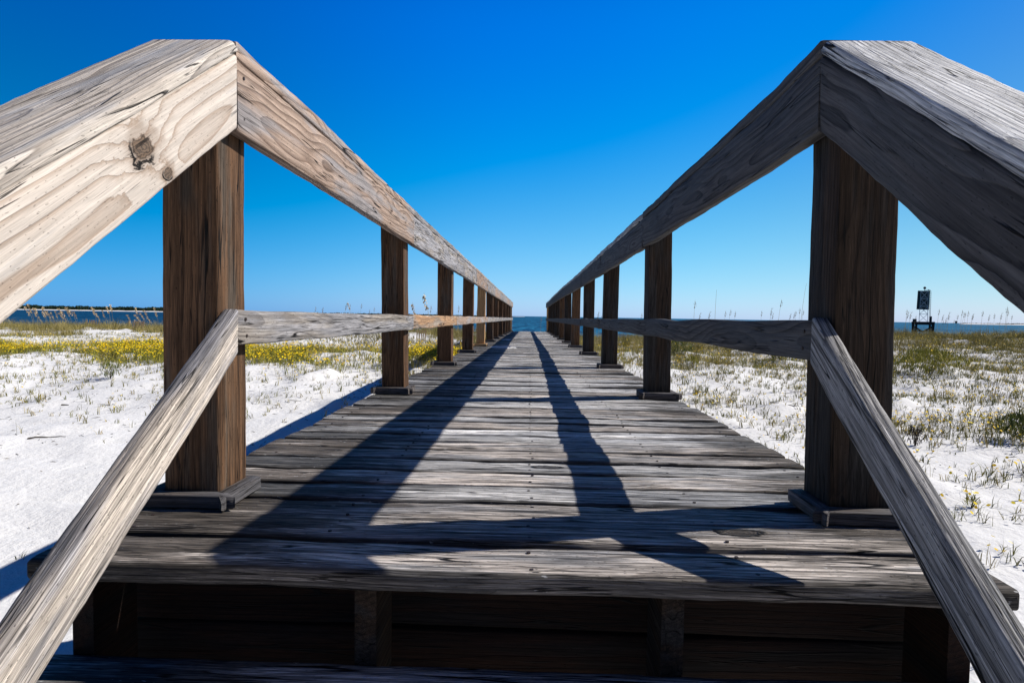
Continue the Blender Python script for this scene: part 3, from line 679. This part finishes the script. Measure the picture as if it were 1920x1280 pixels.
    o = seed.make('beach_seedlings', V_SEED); tag(o, 'thin carpet of small green and brown seedlings dotted over the white sand', 'seedlings', kind='stuff')
    o = flow.make('yellow_wildflowers', V_FLOW); tag(o, 'tiny yellow wildflower heads in a band and scattered over the dune', 'wildflowers', kind='stuff')
    o = belt.make('flower_foliage', V_BELT); tag(o, 'bright green stems and leaves under the band of yellow flowers', 'ground cover', kind='stuff')
    o = grass.make('dune_grass', V_GRASS); tag(o, 'olive and straw coloured grass covering the dune crest', 'dune grass', kind='stuff')
veg()

# individually visible shrubs and tufts
def shrub(name, u, v, w, h, n, mat, label, cat, rs, wid=(.006, .016), stems=8, flowers=0, lean=1.):
    p = at(u, v); z = gz(p.x, p.y); e = empty(name, (p.x, p.y, z)); tag(e, label, cat)
    rr = np.sqrt(rs.rand(n)); a = rs.rand(n)*6.283; hh = rs.rand(n)**.7
    prof = np.sin(np.clip(hh*2.4+.35, 0, 3.1))
    P = np.stack([rr*np.cos(a)*w/2*prof, rr*np.sin(a)*w/2*prof, hh*h*.8], 1)
    b = Bag(); V, F, R, tip = blades(P, rs.uniform(.04, .1, n)*(1+h), rs.uniform(wid[0], wid[1], n), lean, rs); b.add(V, F, R)
    b.make('foliage', mat, e, Matrix.Translation((p.x, p.y, z)))
    b = Bag(); P = np.zeros((stems, 3)); P[:, :2] = (rs.rand(stems, 2)-.5)*.08*w
    V, F, R, tip2 = blades(P, rs.uniform(.6, .95, stems)*h, np.full(stems, .012), .8*w/h*.6, rs); b.add(V, F, R)
    b.make('stem', V_TWIG, e, Matrix.Translation((p.x, p.y, z)))
    if flowers:
        q = tip[rs.choice(len(tip), flowers, False)]+np.array([0, 0, .01]); b = Bag(); V, F, R = discs(q, rs.uniform(.012, .02, len(q)), rs, 6); b.add(V, F, R)
        b.make('blossoms', V_FLOW, e, Matrix.Translation((p.x, p.y, z)))
rs = np.random.RandomState(77)
shrub('shrub', 1918, 830, .7, .45, 480, V_BUSH, 'dark green leafy shrub with a few yellow flowers at the right edge of the sand', 'shrub', rs, (.008, .02), flowers=20)
shrub('shrub', 1742, 704, 1.7, .75, 1300, V_BELT, 'wide green bush with bare lower stems below the navigation tower', 'shrub', rs, (.01, .022), stems=14, flowers=30)
shrub('shrub', 1715, 838, .30, .26, 120, V_TWIG, 'small dry brown bush in front of the yellow patch right of the walkway', 'shrub', rs, stems=10)
shrub('shrub', 207, 711, .42, .36, 160, V_BUSH, 'lone dark seedling bush standing upright on the left sand below the yellow band', 'shrub', rs)
shrub('shrub', 690, 652, 3.2, .8, 1500, V_GRASS, 'broad brownish grass mound between the first and second left posts', 'shrub', rs, (.01, .02))
shrub('shrub', 740, 690, .9, .35, 400, V_BELT, 'low bright green bush on the sand left of the second left post', 'shrub', rs, (.01, .02))
shrub('shrub', 1265, 668, 1.3, .6, 700, V_BUSH, 'dark bushy clump beside the second right post', 'shrub', rs, (.01, .02), flowers=10)
shrub('shrub', 1300, 690, .5, .3, 200, V_BELT, 'small green bush on sand just right of the second right post', 'shrub', rs)
shrub('shrub', 1460, 675, .9, .5, 400, V_BUSH, 'brownish green bush under the first span of the right middle rail', 'shrub', rs, (.01, .02), flowers=8)
shrub('shrub', 1822, 955, .16, .12, 60, V_BELT, 'tiny green plant with yellow flowers above the right stair rail', 'seedling', rs, (.004, .01), flowers=7)

def twig(u, v, L, a, label, bent=.15, th=.012):
    p = at(u, v); z = gz(p.x, p.y); me = bpy.data.meshes.new('driftwood'); n = 7; V = []; F = []
    for i in range(n):
        t = i/(n-1); c = Vector(((t-.5)*L*math.cos(a)-bent*L*math.sin(t*3.1)*math.sin(a), (t-.5)*L*math.sin(a)+bent*L*math.sin(t*3.1)*math.cos(a), th*.8+.02*math.sin(t*9)*L)); r = th*(1-.7*t)
        for k in range(5): an = k/5*6.283; V.append((c.x+r*math.cos(an)*math.sin(a), c.y+r*math.cos(an)*math.cos(a), c.z+r*math.sin(an)))
    for i in range(n-1):
        for k in range(5): F.append((i*5+k, i*5+(k+1) % 5, (i+1)*5+(k+1) % 5, (i+1)*5+k))
    F += [(4, 3, 2, 1, 0), tuple(range((n-1)*5, n*5))]
    me.from_pydata(V, [], F); me.materials.append(V_TWIG)
    aa = me.attributes.new('rnd', 'FLOAT', 'POINT'); aa.data.foreach_set('value', [.3]*len(V))
    tag(link('driftwood', me, None, Matrix.Translation((p.x, p.y, z))), label, 'driftwood')
twig(1468, 739, .34, -.25, 'longer dark stick on the sand between the first two right posts')
twig(1452, 757, .14, -.2, 'short dark stick fragment left of and below the longer sticks on the right sand')
twig(1487, 764, .17, -.5, 'short dark curved stick beside the first right post')
twig(88, 823, .42, .35, 'dark bent twig lying on the left sand among seedlings')
twig(122, 763, .12, .05, 'short straight dark stick on the left sand below the lone bush')

# ------------------------------------------------------------------ sea oats on the crest
def oat_mesh(h, head, droop, seedv, thin=False):
    rs = np.random.RandomState(seedv); n = 9; V = []; F = []; pts = []
    for i in range(n):
        t = i/(n-1); x = droop*h*(t**2.2)*.45; z = h*(t-.12*abs(droop)*t**3); pts.append((x, z)); r = .006*(1-.5*t)
        for k in range(3): a = k/3*6.283; V.append((x+r*math.cos(a), r*math.sin(a), z))
    for i in range(n-1):
        for k in range(3): F.append((i*3+k, i*3+(k+1) % 3, (i+1)*3+(k+1) % 3)); F.append((i*3+k, (i+1)*3+(k+1) % 3, (i+1)*3+k))
    V = np.array(V); sm = mesh_np('stem', V, np.array(F), V_STEM, np.full(len(V), .6))
    C = []
    m = int(16+26*head)
    for k in range(m):
        t = 1-head*.42*rs.rand()**.9; j = min(n-2, int(t*(n-1))); f = t*(n-1)-j
        x = pts[j][0]*(1-f)+pts[j+1][0]*f; z = pts[j][1]*(1-f)+pts[j+1][1]*f; C.append((x+droop*.05*rs.rand()+rs.normal(0, .014), rs.normal(0, .016), z-rs.rand()*.04))
    C = np.array(C); k = len(C); d = rs.normal(0, .25, (k, 3))+np.array([droop*.6, 0, -.5]); d /= np.linalg.norm(d, axis=1)[:, None]
    s = np.cross(d, rs.normal(0, 1, (k, 3))); s /= np.linalg.norm(s, axis=1)[:, None]; L = rs.uniform(.045, .08, k)[:, None]; w = .008 if thin else .02; L = L*(.75 if thin else 1)
    Vh = np.stack([C, C+d*L*.5+s*w, C+d*L, C+d*L*.5-s*w], 1).reshape(-1, 3); b = np.arange(k)[:, None]*4
    Fh = np.concatenate([b+np.array([0, 1, 2]), b+np.array([0, 2, 3])], 0)
    return sm, mesh_np('seed_head', Vh, Fh, V_OATD if thin else V_OAT, np.repeat(rs.rand(k), 4))
OM = [oat_mesh(1.25, .9, -.55, 1), oat_mesh(1.15, .8, -.8, 2), oat_mesh(1.3, .7, -.35, 3), oat_mesh(1.2, .5, .2, 4, True), oat_mesh(1.3, .4, .1, 5, True), oat_mesh(1.6, .02, .1, 6)]
def oat(x, y, z, k, h, rz, tilt, label, group):
    e = empty('sea_oat', (x, y, z)); e.rotation_euler = (0, tilt, rz); e.scale = (h, h, h)
    for nm, d in zip(('stem', 'seed_head'), OM[k]):
        if k == 5 and nm == 'seed_head': continue
        c = bpy.data.objects.new(nm, d); S.collection.objects.link(c); c.parent = e
    tag(e, label, 'sea oat', group)
ro = random.Random(21)
def oats(us, Y, ks, label, group, hpx=None, ty=None):
    for i, u in enumerate(us):
        yy = Y+ro.uniform(-2.5, 2.5); x, y = at_y(u+ro.uniform(-3, 3), yy); z = gz(x, y)-.03
        top = None
        h = ro.uniform(.75, 1.1)
        if ty:  # stalk height from where its head stands above the horizon
            tv = ty[i % len(ty)]+ro.uniform(-3, 3); d = pix_ray(u, tv); zt = EYE+d.z/d.y*y; h = max(.4, min(1.6, (zt-z)/1.2))
        oat(x, y, z, ro.choice(ks), h, ro.uniform(-.5, .5), ro.uniform(-.06, .06), label, group)
oats([62, 66, 70, 76, 84, 88, 92, 96, 99, 103, 107, 112, 117, 122, 128, 131, 134, 141, 148, 181, 187, 193, 199, 206, 215, 247, 253, 260, 268, 274, 281, 292, 299], 28, (0, 0, 1, 1, 2),
     'golden drooping sea oat on the crest between stair rail and first left post', 'sea oats on the left crest', ty=[573, 566, 577, 575, 590, 578, 582, 574, 574, 587, 600, 578, 584, 580, 573, 590])
oats([588, 600, 641, 655, 663, 676, 690, 701], 29, (2, 3, 4), 'sea oat tip just above the left middle rail between the first two posts', 'sea oats behind the left middle rail', ty=[577, 575, 569, 572, 566, 574, 578])
oats([786, 805, 808, 812], 23, (3, 4, 2), 'sea oat stalk seen between the second and third left posts', 'sea oats between the second and third left posts', ty=[572, 553, 578, 582])
oats([862, 866, 894], 24, (3, 4), 'sea oat stalk seen through the narrow gaps past the third left post', 'sea oats past the third left post', ty=[574, 586, 580])
oats([1014], 29, (4,), 'single golden sea oat standing in the gap at the far end of the boardwalk', 'sea oat', ty=[594])
oats([1116, 1124, 1199], 25, (4, 3), 'sea oat stalk between the second and fourth right posts', 'sea oats between the right posts', ty=[583, 590, 588])
oats([1301, 1306, 1324, 1361, 1365, 1376, 1429, 1443, 1446, 1456, 1476, 1484, 1490, 1497, 1503], 29, (3, 4, 4), 'thin sea oat above the right middle rail between the first two right posts', 'sea oats behind the right middle rail', ty=[564, 583, 582, 585, 583, 584, 583, 574, 586])
oats([1342, 1498], 27, (5,), 'tall bare grass stalk without a head above the right middle rail', 'bare stalks on the right crest', ty=[545, 547])
oats([1694, 1702, 1706, 1710, 1757, 1761, 1769, 1773, 1779, 1784, 1792, 1798, 1800, 1806, 1811, 1817, 1824, 1839, 1850, 1865, 1872, 1882, 1890, 1899], 26, (3, 4, 4), 'thin brown sea oat on the right dune crest near the navigation tower', 'sea oats on the right crest',
     ty=[583, 580, 583, 592, 583, 588, 598, 595, 583, 600, 592, 583, 590, 590, 588, 587, 590, 587, 588, 592])

# ------------------------------------------------------------------ broken sand fences
def simple(name, col, rough=.8, spec=.3, var=.3):
    t = NT(name); g = t.n('ShaderNodeNewGeometry').outputs['Position']; n = t.noise(g, 14, 3)
    return t.fin(t.mix(n, tuple(c*(1-var) for c in col), tuple(min(1, c*(1+var)) for c in col)), rough, spec)
M_SLAT = simple('bleached fence slat', (.42, .28, .17)); M_WIRE = simple('rusty fence wire', (.10, .06, .04))
def box_data(p0, p1, w, d):
    v = Vector(p1)-Vector(p0); x = v.normalized(); y = Vector((0, 1, 0)) if abs(x.y) < .9 else Vector((1, 0, 0)); z = x.cross(y).normalized(); y = z.cross(x)
    V = []
    for b in (Vector(p0), Vector(p1)):
        for sy, sz in ((-1, -1), (1, -1), (1, 1), (-1, 1)): V.append(tuple(b+y*(sy*d/2)+z*(sz*w/2)))
    return V, [(3, 2, 1, 0), (4, 5, 6, 7), (0, 1, 5, 4), (1, 2, 6, 5), (2, 3, 7, 6), (3, 0, 4, 7)]
def boxes(name, L, mat, parent=None, M=None):
    V = []; F = []
    for p0, p1, w, d in L:
        v, f = box_data(p0, p1, w, d); o = len(V); V += v; F += [tuple(i+o for i in q) for q in f]
    me = bpy.data.meshes.new(name); me.from_pydata(V, [], F); me.update(); me.materials.append(mat); return link(name, me, parent, M)
def sand_fence(u, Y, n, sp, fan, h, label, postx=None, t0=0., dark=False):
    x, y = at_y(u, Y); z = gz(x, y); e = empty('sand_fence', (x, y, z)); tag(e, label, 'sand fence', 'broken sand fences on the dune'); B = Matrix.Translation((x, y, z))
    tops = []
    for i in range(n):
        a = t0+fan*i/(n-1); p0 = (i*sp, .05*math.sin(i), -.15); hh = h*(1-.04*abs(math.sin(i*2.1))); p1 = (i*sp+hh*math.sin(a), .05*math.sin(i), hh*math.cos(a)); tops.append((Vector(p0), Vector(p1)))
        boxes('slat', [(p0, p1, .04, .012)], M_SLAT, e, B)
    for f in (.35, .7):
        boxes('wire', [(tuple(a.lerp(b, f)+Vector((0, -.012, 0))), tuple(c.lerp(d, f)+Vector((0, -.012, 0))), .006, .006) for (a, b), (c, d) in zip(tops, tops[1:])], M_WIRE, e, B)
    if postx is not None: boxes('fence_post', [((postx, 0, -.2), (postx, 0, h*.95), .07, .07)], M_SLAT, e, B)
sand_fence(163, 30, 11, .055, 1.0, .62, 'sand fence piece fanned flat with leaning slats on the left dune crest', t0=.0)
sand_fence(246, 30, 10, .065, -.12, .58, 'upright piece of slatted sand fence with a post, near the first left post', postx=-.1, t0=.28)
sand_fence(782, 25, 5, .085, .1, .5, 'row of five orange brown fence stakes between the second and third left posts')

# ------------------------------------------------------------------ navigation tower in the water
M_STEEL = simple('dark painted steel', (.05, .055, .06)); M_GALV = simple('galvanised steel', (.45, .47, .48)); M_PILE = simple('tarred pile', (.035, .03, .028)); M_BOARD = simple('dayboard back', (.03, .05, .055))
def tower():
    Y = 110.; d = pix_ray(1731, 603); x = d.x/d.y*Y; k = Y/FPX*1.0
    zc = EYE+d.z/d.y*Y      # platform top
    e = empty('navigation_tower', (x, Y, SEA)); tag(e, 'dark navigation tower with a large board on a piled platform in the water', 'navigation tower'); B = Matrix.Translation((x, Y, zc)) @ Matrix.Rotation(-math.atan2(x, Y), 4, 'Z') @ Matrix.Diagonal((.82, .82, 1, 1))
    W_ = 4.3
    boxes('platform', [((-W_/2, 0, -.16), (W_/2, 0, -.16), .32, 3.6), ((-W_/2+.2, -1.6, -.4), (W_/2-.2, -1.6, -.4), .34, .3), ((-W_/2+.2, 1.6, -.4), (W_/2-.2, 1.6, -.4), .34, .3)], M_PILE, e, B)
    for px in (-1.85, 1.85):
        for py in (-1.5, 1.5): boxes('pile', [((px*1.0, py, -.24), (px*.93, py, zc*0-4.5), .52, .5)], M_PILE, e, B)
    for px in (-1.15, 1.15): boxes('pile', [((px*1.05, -1.5, -.24), (px*1.25, -1.5, -4.5), .42, .4)], M_PILE, e, B)
    boxes('brace', [((-1.7, -1.82, -.9), (0, -1.82, -1.9), .34, .1), ((1.7, -1.82, -.9), (0, -1.82, -1.9), .34, .1), ((-1.6, -1.72, -1.75), (1.6, -1.72, -1.75), .22, .1)], M_PILE, e, B)
    h = 5.7; w = .78
    for px in (-w, w):
        for py in (-w, w): boxes('lattice_leg', [((px, py, 0), (px*.86, py*.86, h), .09, .09)], M_GALV, e, B)
    br = []
    for j in range(4):
        z0, z1 = j*1.4, (j+1)*1.4
        f0 = 1-.14*z0/h; f1 = 1-.14*z1/h
        for s in (-1, 1):
            br += [((-w*f0, s*w*f0, z0), (w*f1, s*w*f1, z1), .06, .05), ((w*f0, s*w*f0, z0), (-w*f1, s*w*f1, z1), .06, .05), ((-w*f1, s*w*f1, z1), (w*f1, s*w*f1, z1), .06, .05)]
            br += [((s*w*f0, -w*f0, z0), (s*w*f1, w*f1, z1), .06, .05), ((s*w*f0, w*f0, z0), (s*w*f1, -w*f1, z1), .06, .05)]
    boxes('lattice_brace', br, M_GALV, e, B)
    boxes('display_board', [((-.22, .9, 2.25), (-.12, .9, 5.75), 2.3, .08), ((-.22, -1.06, 2.2), (-.22, -1.06, 5.75), .0, .0)][:1], M_BOARD, e, B)
    boxes('board_rail', [((-.75, -1.1, z), (.35, -1.1, z), .07, .05) for z in (4.45, 3.4, 2.95)], M_GALV, e, B)
    boxes('ladder', [((1.05, -.8, 0), (.95, -.8, 5.7), .07, .05), ((1.3, -.8, 0), (1.15, -.8, 5.7), .07, .05)]+[((1.03, -.8, z*.4), (1.28, -.8, z*.4), .05, .04) for z in range(1, 14)], M_STEEL, e, B)
    boxes('equipment_box', [((-1.6, -.4, 0), (-1.6, -.4, .5), .75, .6)], M_STEEL, e, B); boxes('equipment_box', [((1.35, -.4, 0), (1.35, -.4, 1.0), .45, .5)], M_STEEL, e, B)
    me = bpy.data.meshes.new('lamp'); V = []; F = []
    prof = [(.05, 0), (.06, .3), (.22, .36), (.28, .5), (.25, .64), (.14, .74), (0.02, .78)]
    for r, z in prof:
        for q in range(12): a = q/12*6.283; V.append((r*math.cos(a), r*math.sin(a), z))
    for i in range(len(prof)-1):
        for q in range(12): F.append((i*12+q, i*12+(q+1) % 12, (i+1)*12+(q+1) % 12, (i+1)*12+q))
    F += [tuple(range(11, -1, -1)), tuple(range(len(V)-12, len(V)))]
    me.from_pydata(V, [], F); me.materials.append(M_STEEL); link('lamp', me, e, B @ Matrix.Translation((.0, 0, 5.7)))
    boxes('antenna_arm', [((.55, -.3, 5.95), (1.0, -.3, 5.75), .08, .08), ((1.0, -.3, 5.75), (1.0, -.3, 5.5), .06, .06), ((.0, -.9, 5.75), (1.1, -.9, 5.75), .08, .08)], M_STEEL, e, B)
tower()

# ------------------------------------------------------------------ far shores
M_TREE = veg_mat('far pine green', [(0, (.008, .018, .010)), (.6, (.02, .04, .018)), (1, (.045, .07, .03))])
def shore(name, u0, u1, D, h, w=60):
    a = pix_ray(u0, 590); b = pix_ray(u1, 600); n = 60; V = []; F = []
    for i in range(n+1):
        t = i/n; dx = a.x/a.y*(1-t)+b.x/b.y*t; e = math.sin(math.pi*min(1, max(0, t)))**.25 if True else 1
        hh = h*(e*.85+.15)*(.8+.3*mn.noise(Vector((t*14, 3, 0)))) if 0 < t < 1 else -.3
        for q, (yy, zz) in enumerate(((0, -.5), (8, .15*hh), (22, hh), (w, hh), (w+20, -.5))): V.append((dx*(D+yy), D+yy, SEA+zz))
    for i in range(n):
        for q in range(4): k = i*5+q; F.append((k, k+5, k+6, k+1))
    me = bpy.data.meshes.new(name); me.from_pydata(V, [], F); me.materials.append(SAND); tag(link(name, me), kind='structure')
shore('far_shore', -700, 905, 1150, 2.2); shore('far_spit', 1797, 2600, 1500, 3.6); shore('sandbar', 961, 984, 2600, 1.2, 30)
def treeline(name, u0, u1, D, h0, h1, n, label, seedv):
    rs = np.random.RandomState(seedv); a = pix_ray(u0, 590); b = pix_ray(u1, 590); bag = Bag()
    t = rs.rand(n); dx = a.x/a.y*(1-t)+b.x/b.y*t; dep = D+rs.rand(n)*55
    hh = (h0+(h1-h0)*np.clip(.5+.35*wav(t*60, t*0, .35, 6, 3)+.2*wav(t*60, t*0, 1.5, 6, 9), 0, 1.3))*np.clip((1-t)*9, .25, 1)*(.75+.25*rs.rand(n))
    # each crown: many leaf clumps
    for q in range(22):
        f = rs.rand(n)**.6; C = np.stack([dx*dep+rs.normal(0, 1.9, n), dep+rs.normal(0, 1.5, n), SEA+1+f*hh], 1); s = rs.uniform(.5, 1.2, n)[:, None]
        d1 = rs.normal(0, 1, (n, 3))*s; d2 = rs.normal(0, 1, (n, 3))*s
        V = np.stack([C-d1, C+d2, C+d1*.8, C-d2], 1).reshape(-1, 3); bb = np.arange(n)[:, None]*4
        bag.add(V, np.concatenate([bb+np.array([0, 1, 2]), bb+np.array([0, 2, 3])], 0), np.repeat(rs.rand(n), 4))
    tag(bag.make(name, M_TREE), label, 'treeline', kind='stuff')
treeline('far_treeline', -500, 430, 1172, 6, 10.5, 1500, 'dark distant pine woods along the far shore on the left', 5)
treeline('far_scrub', 440, 900, 1172, .8, 2.2, 500, 'thin dark scrub along the far sandbank in the middle distance', 6)
treeline('spit_scrub', 2600, 1805, 1522, 1.6, 3.2, 900, 'low scrub on the far sand spit at the right', 8)
def far_beacon():
    d = pix_ray(1793, 600); D = 1480.; x = d.x/d.y*D; e = empty('beacon', (x, D, SEA)); tag(e, 'tiny dark far-off beacon standing at the left tip of the right sand spit', 'beacon'); B = Matrix.Translation((x, D, SEA))
    boxes('leg', [((-1.5, 0, 0), (-1, 0, 3.2), .6, .6)], M_STEEL, e, B); boxes('leg', [((1.5, 0, 0), (1, 0, 3.2), .6, .6)], M_STEEL, e, B)
    boxes('cabin', [((0, 0, 3), (0, 0, 8), 3.4, 3.4)], M_STEEL, e, B)
far_beacon()
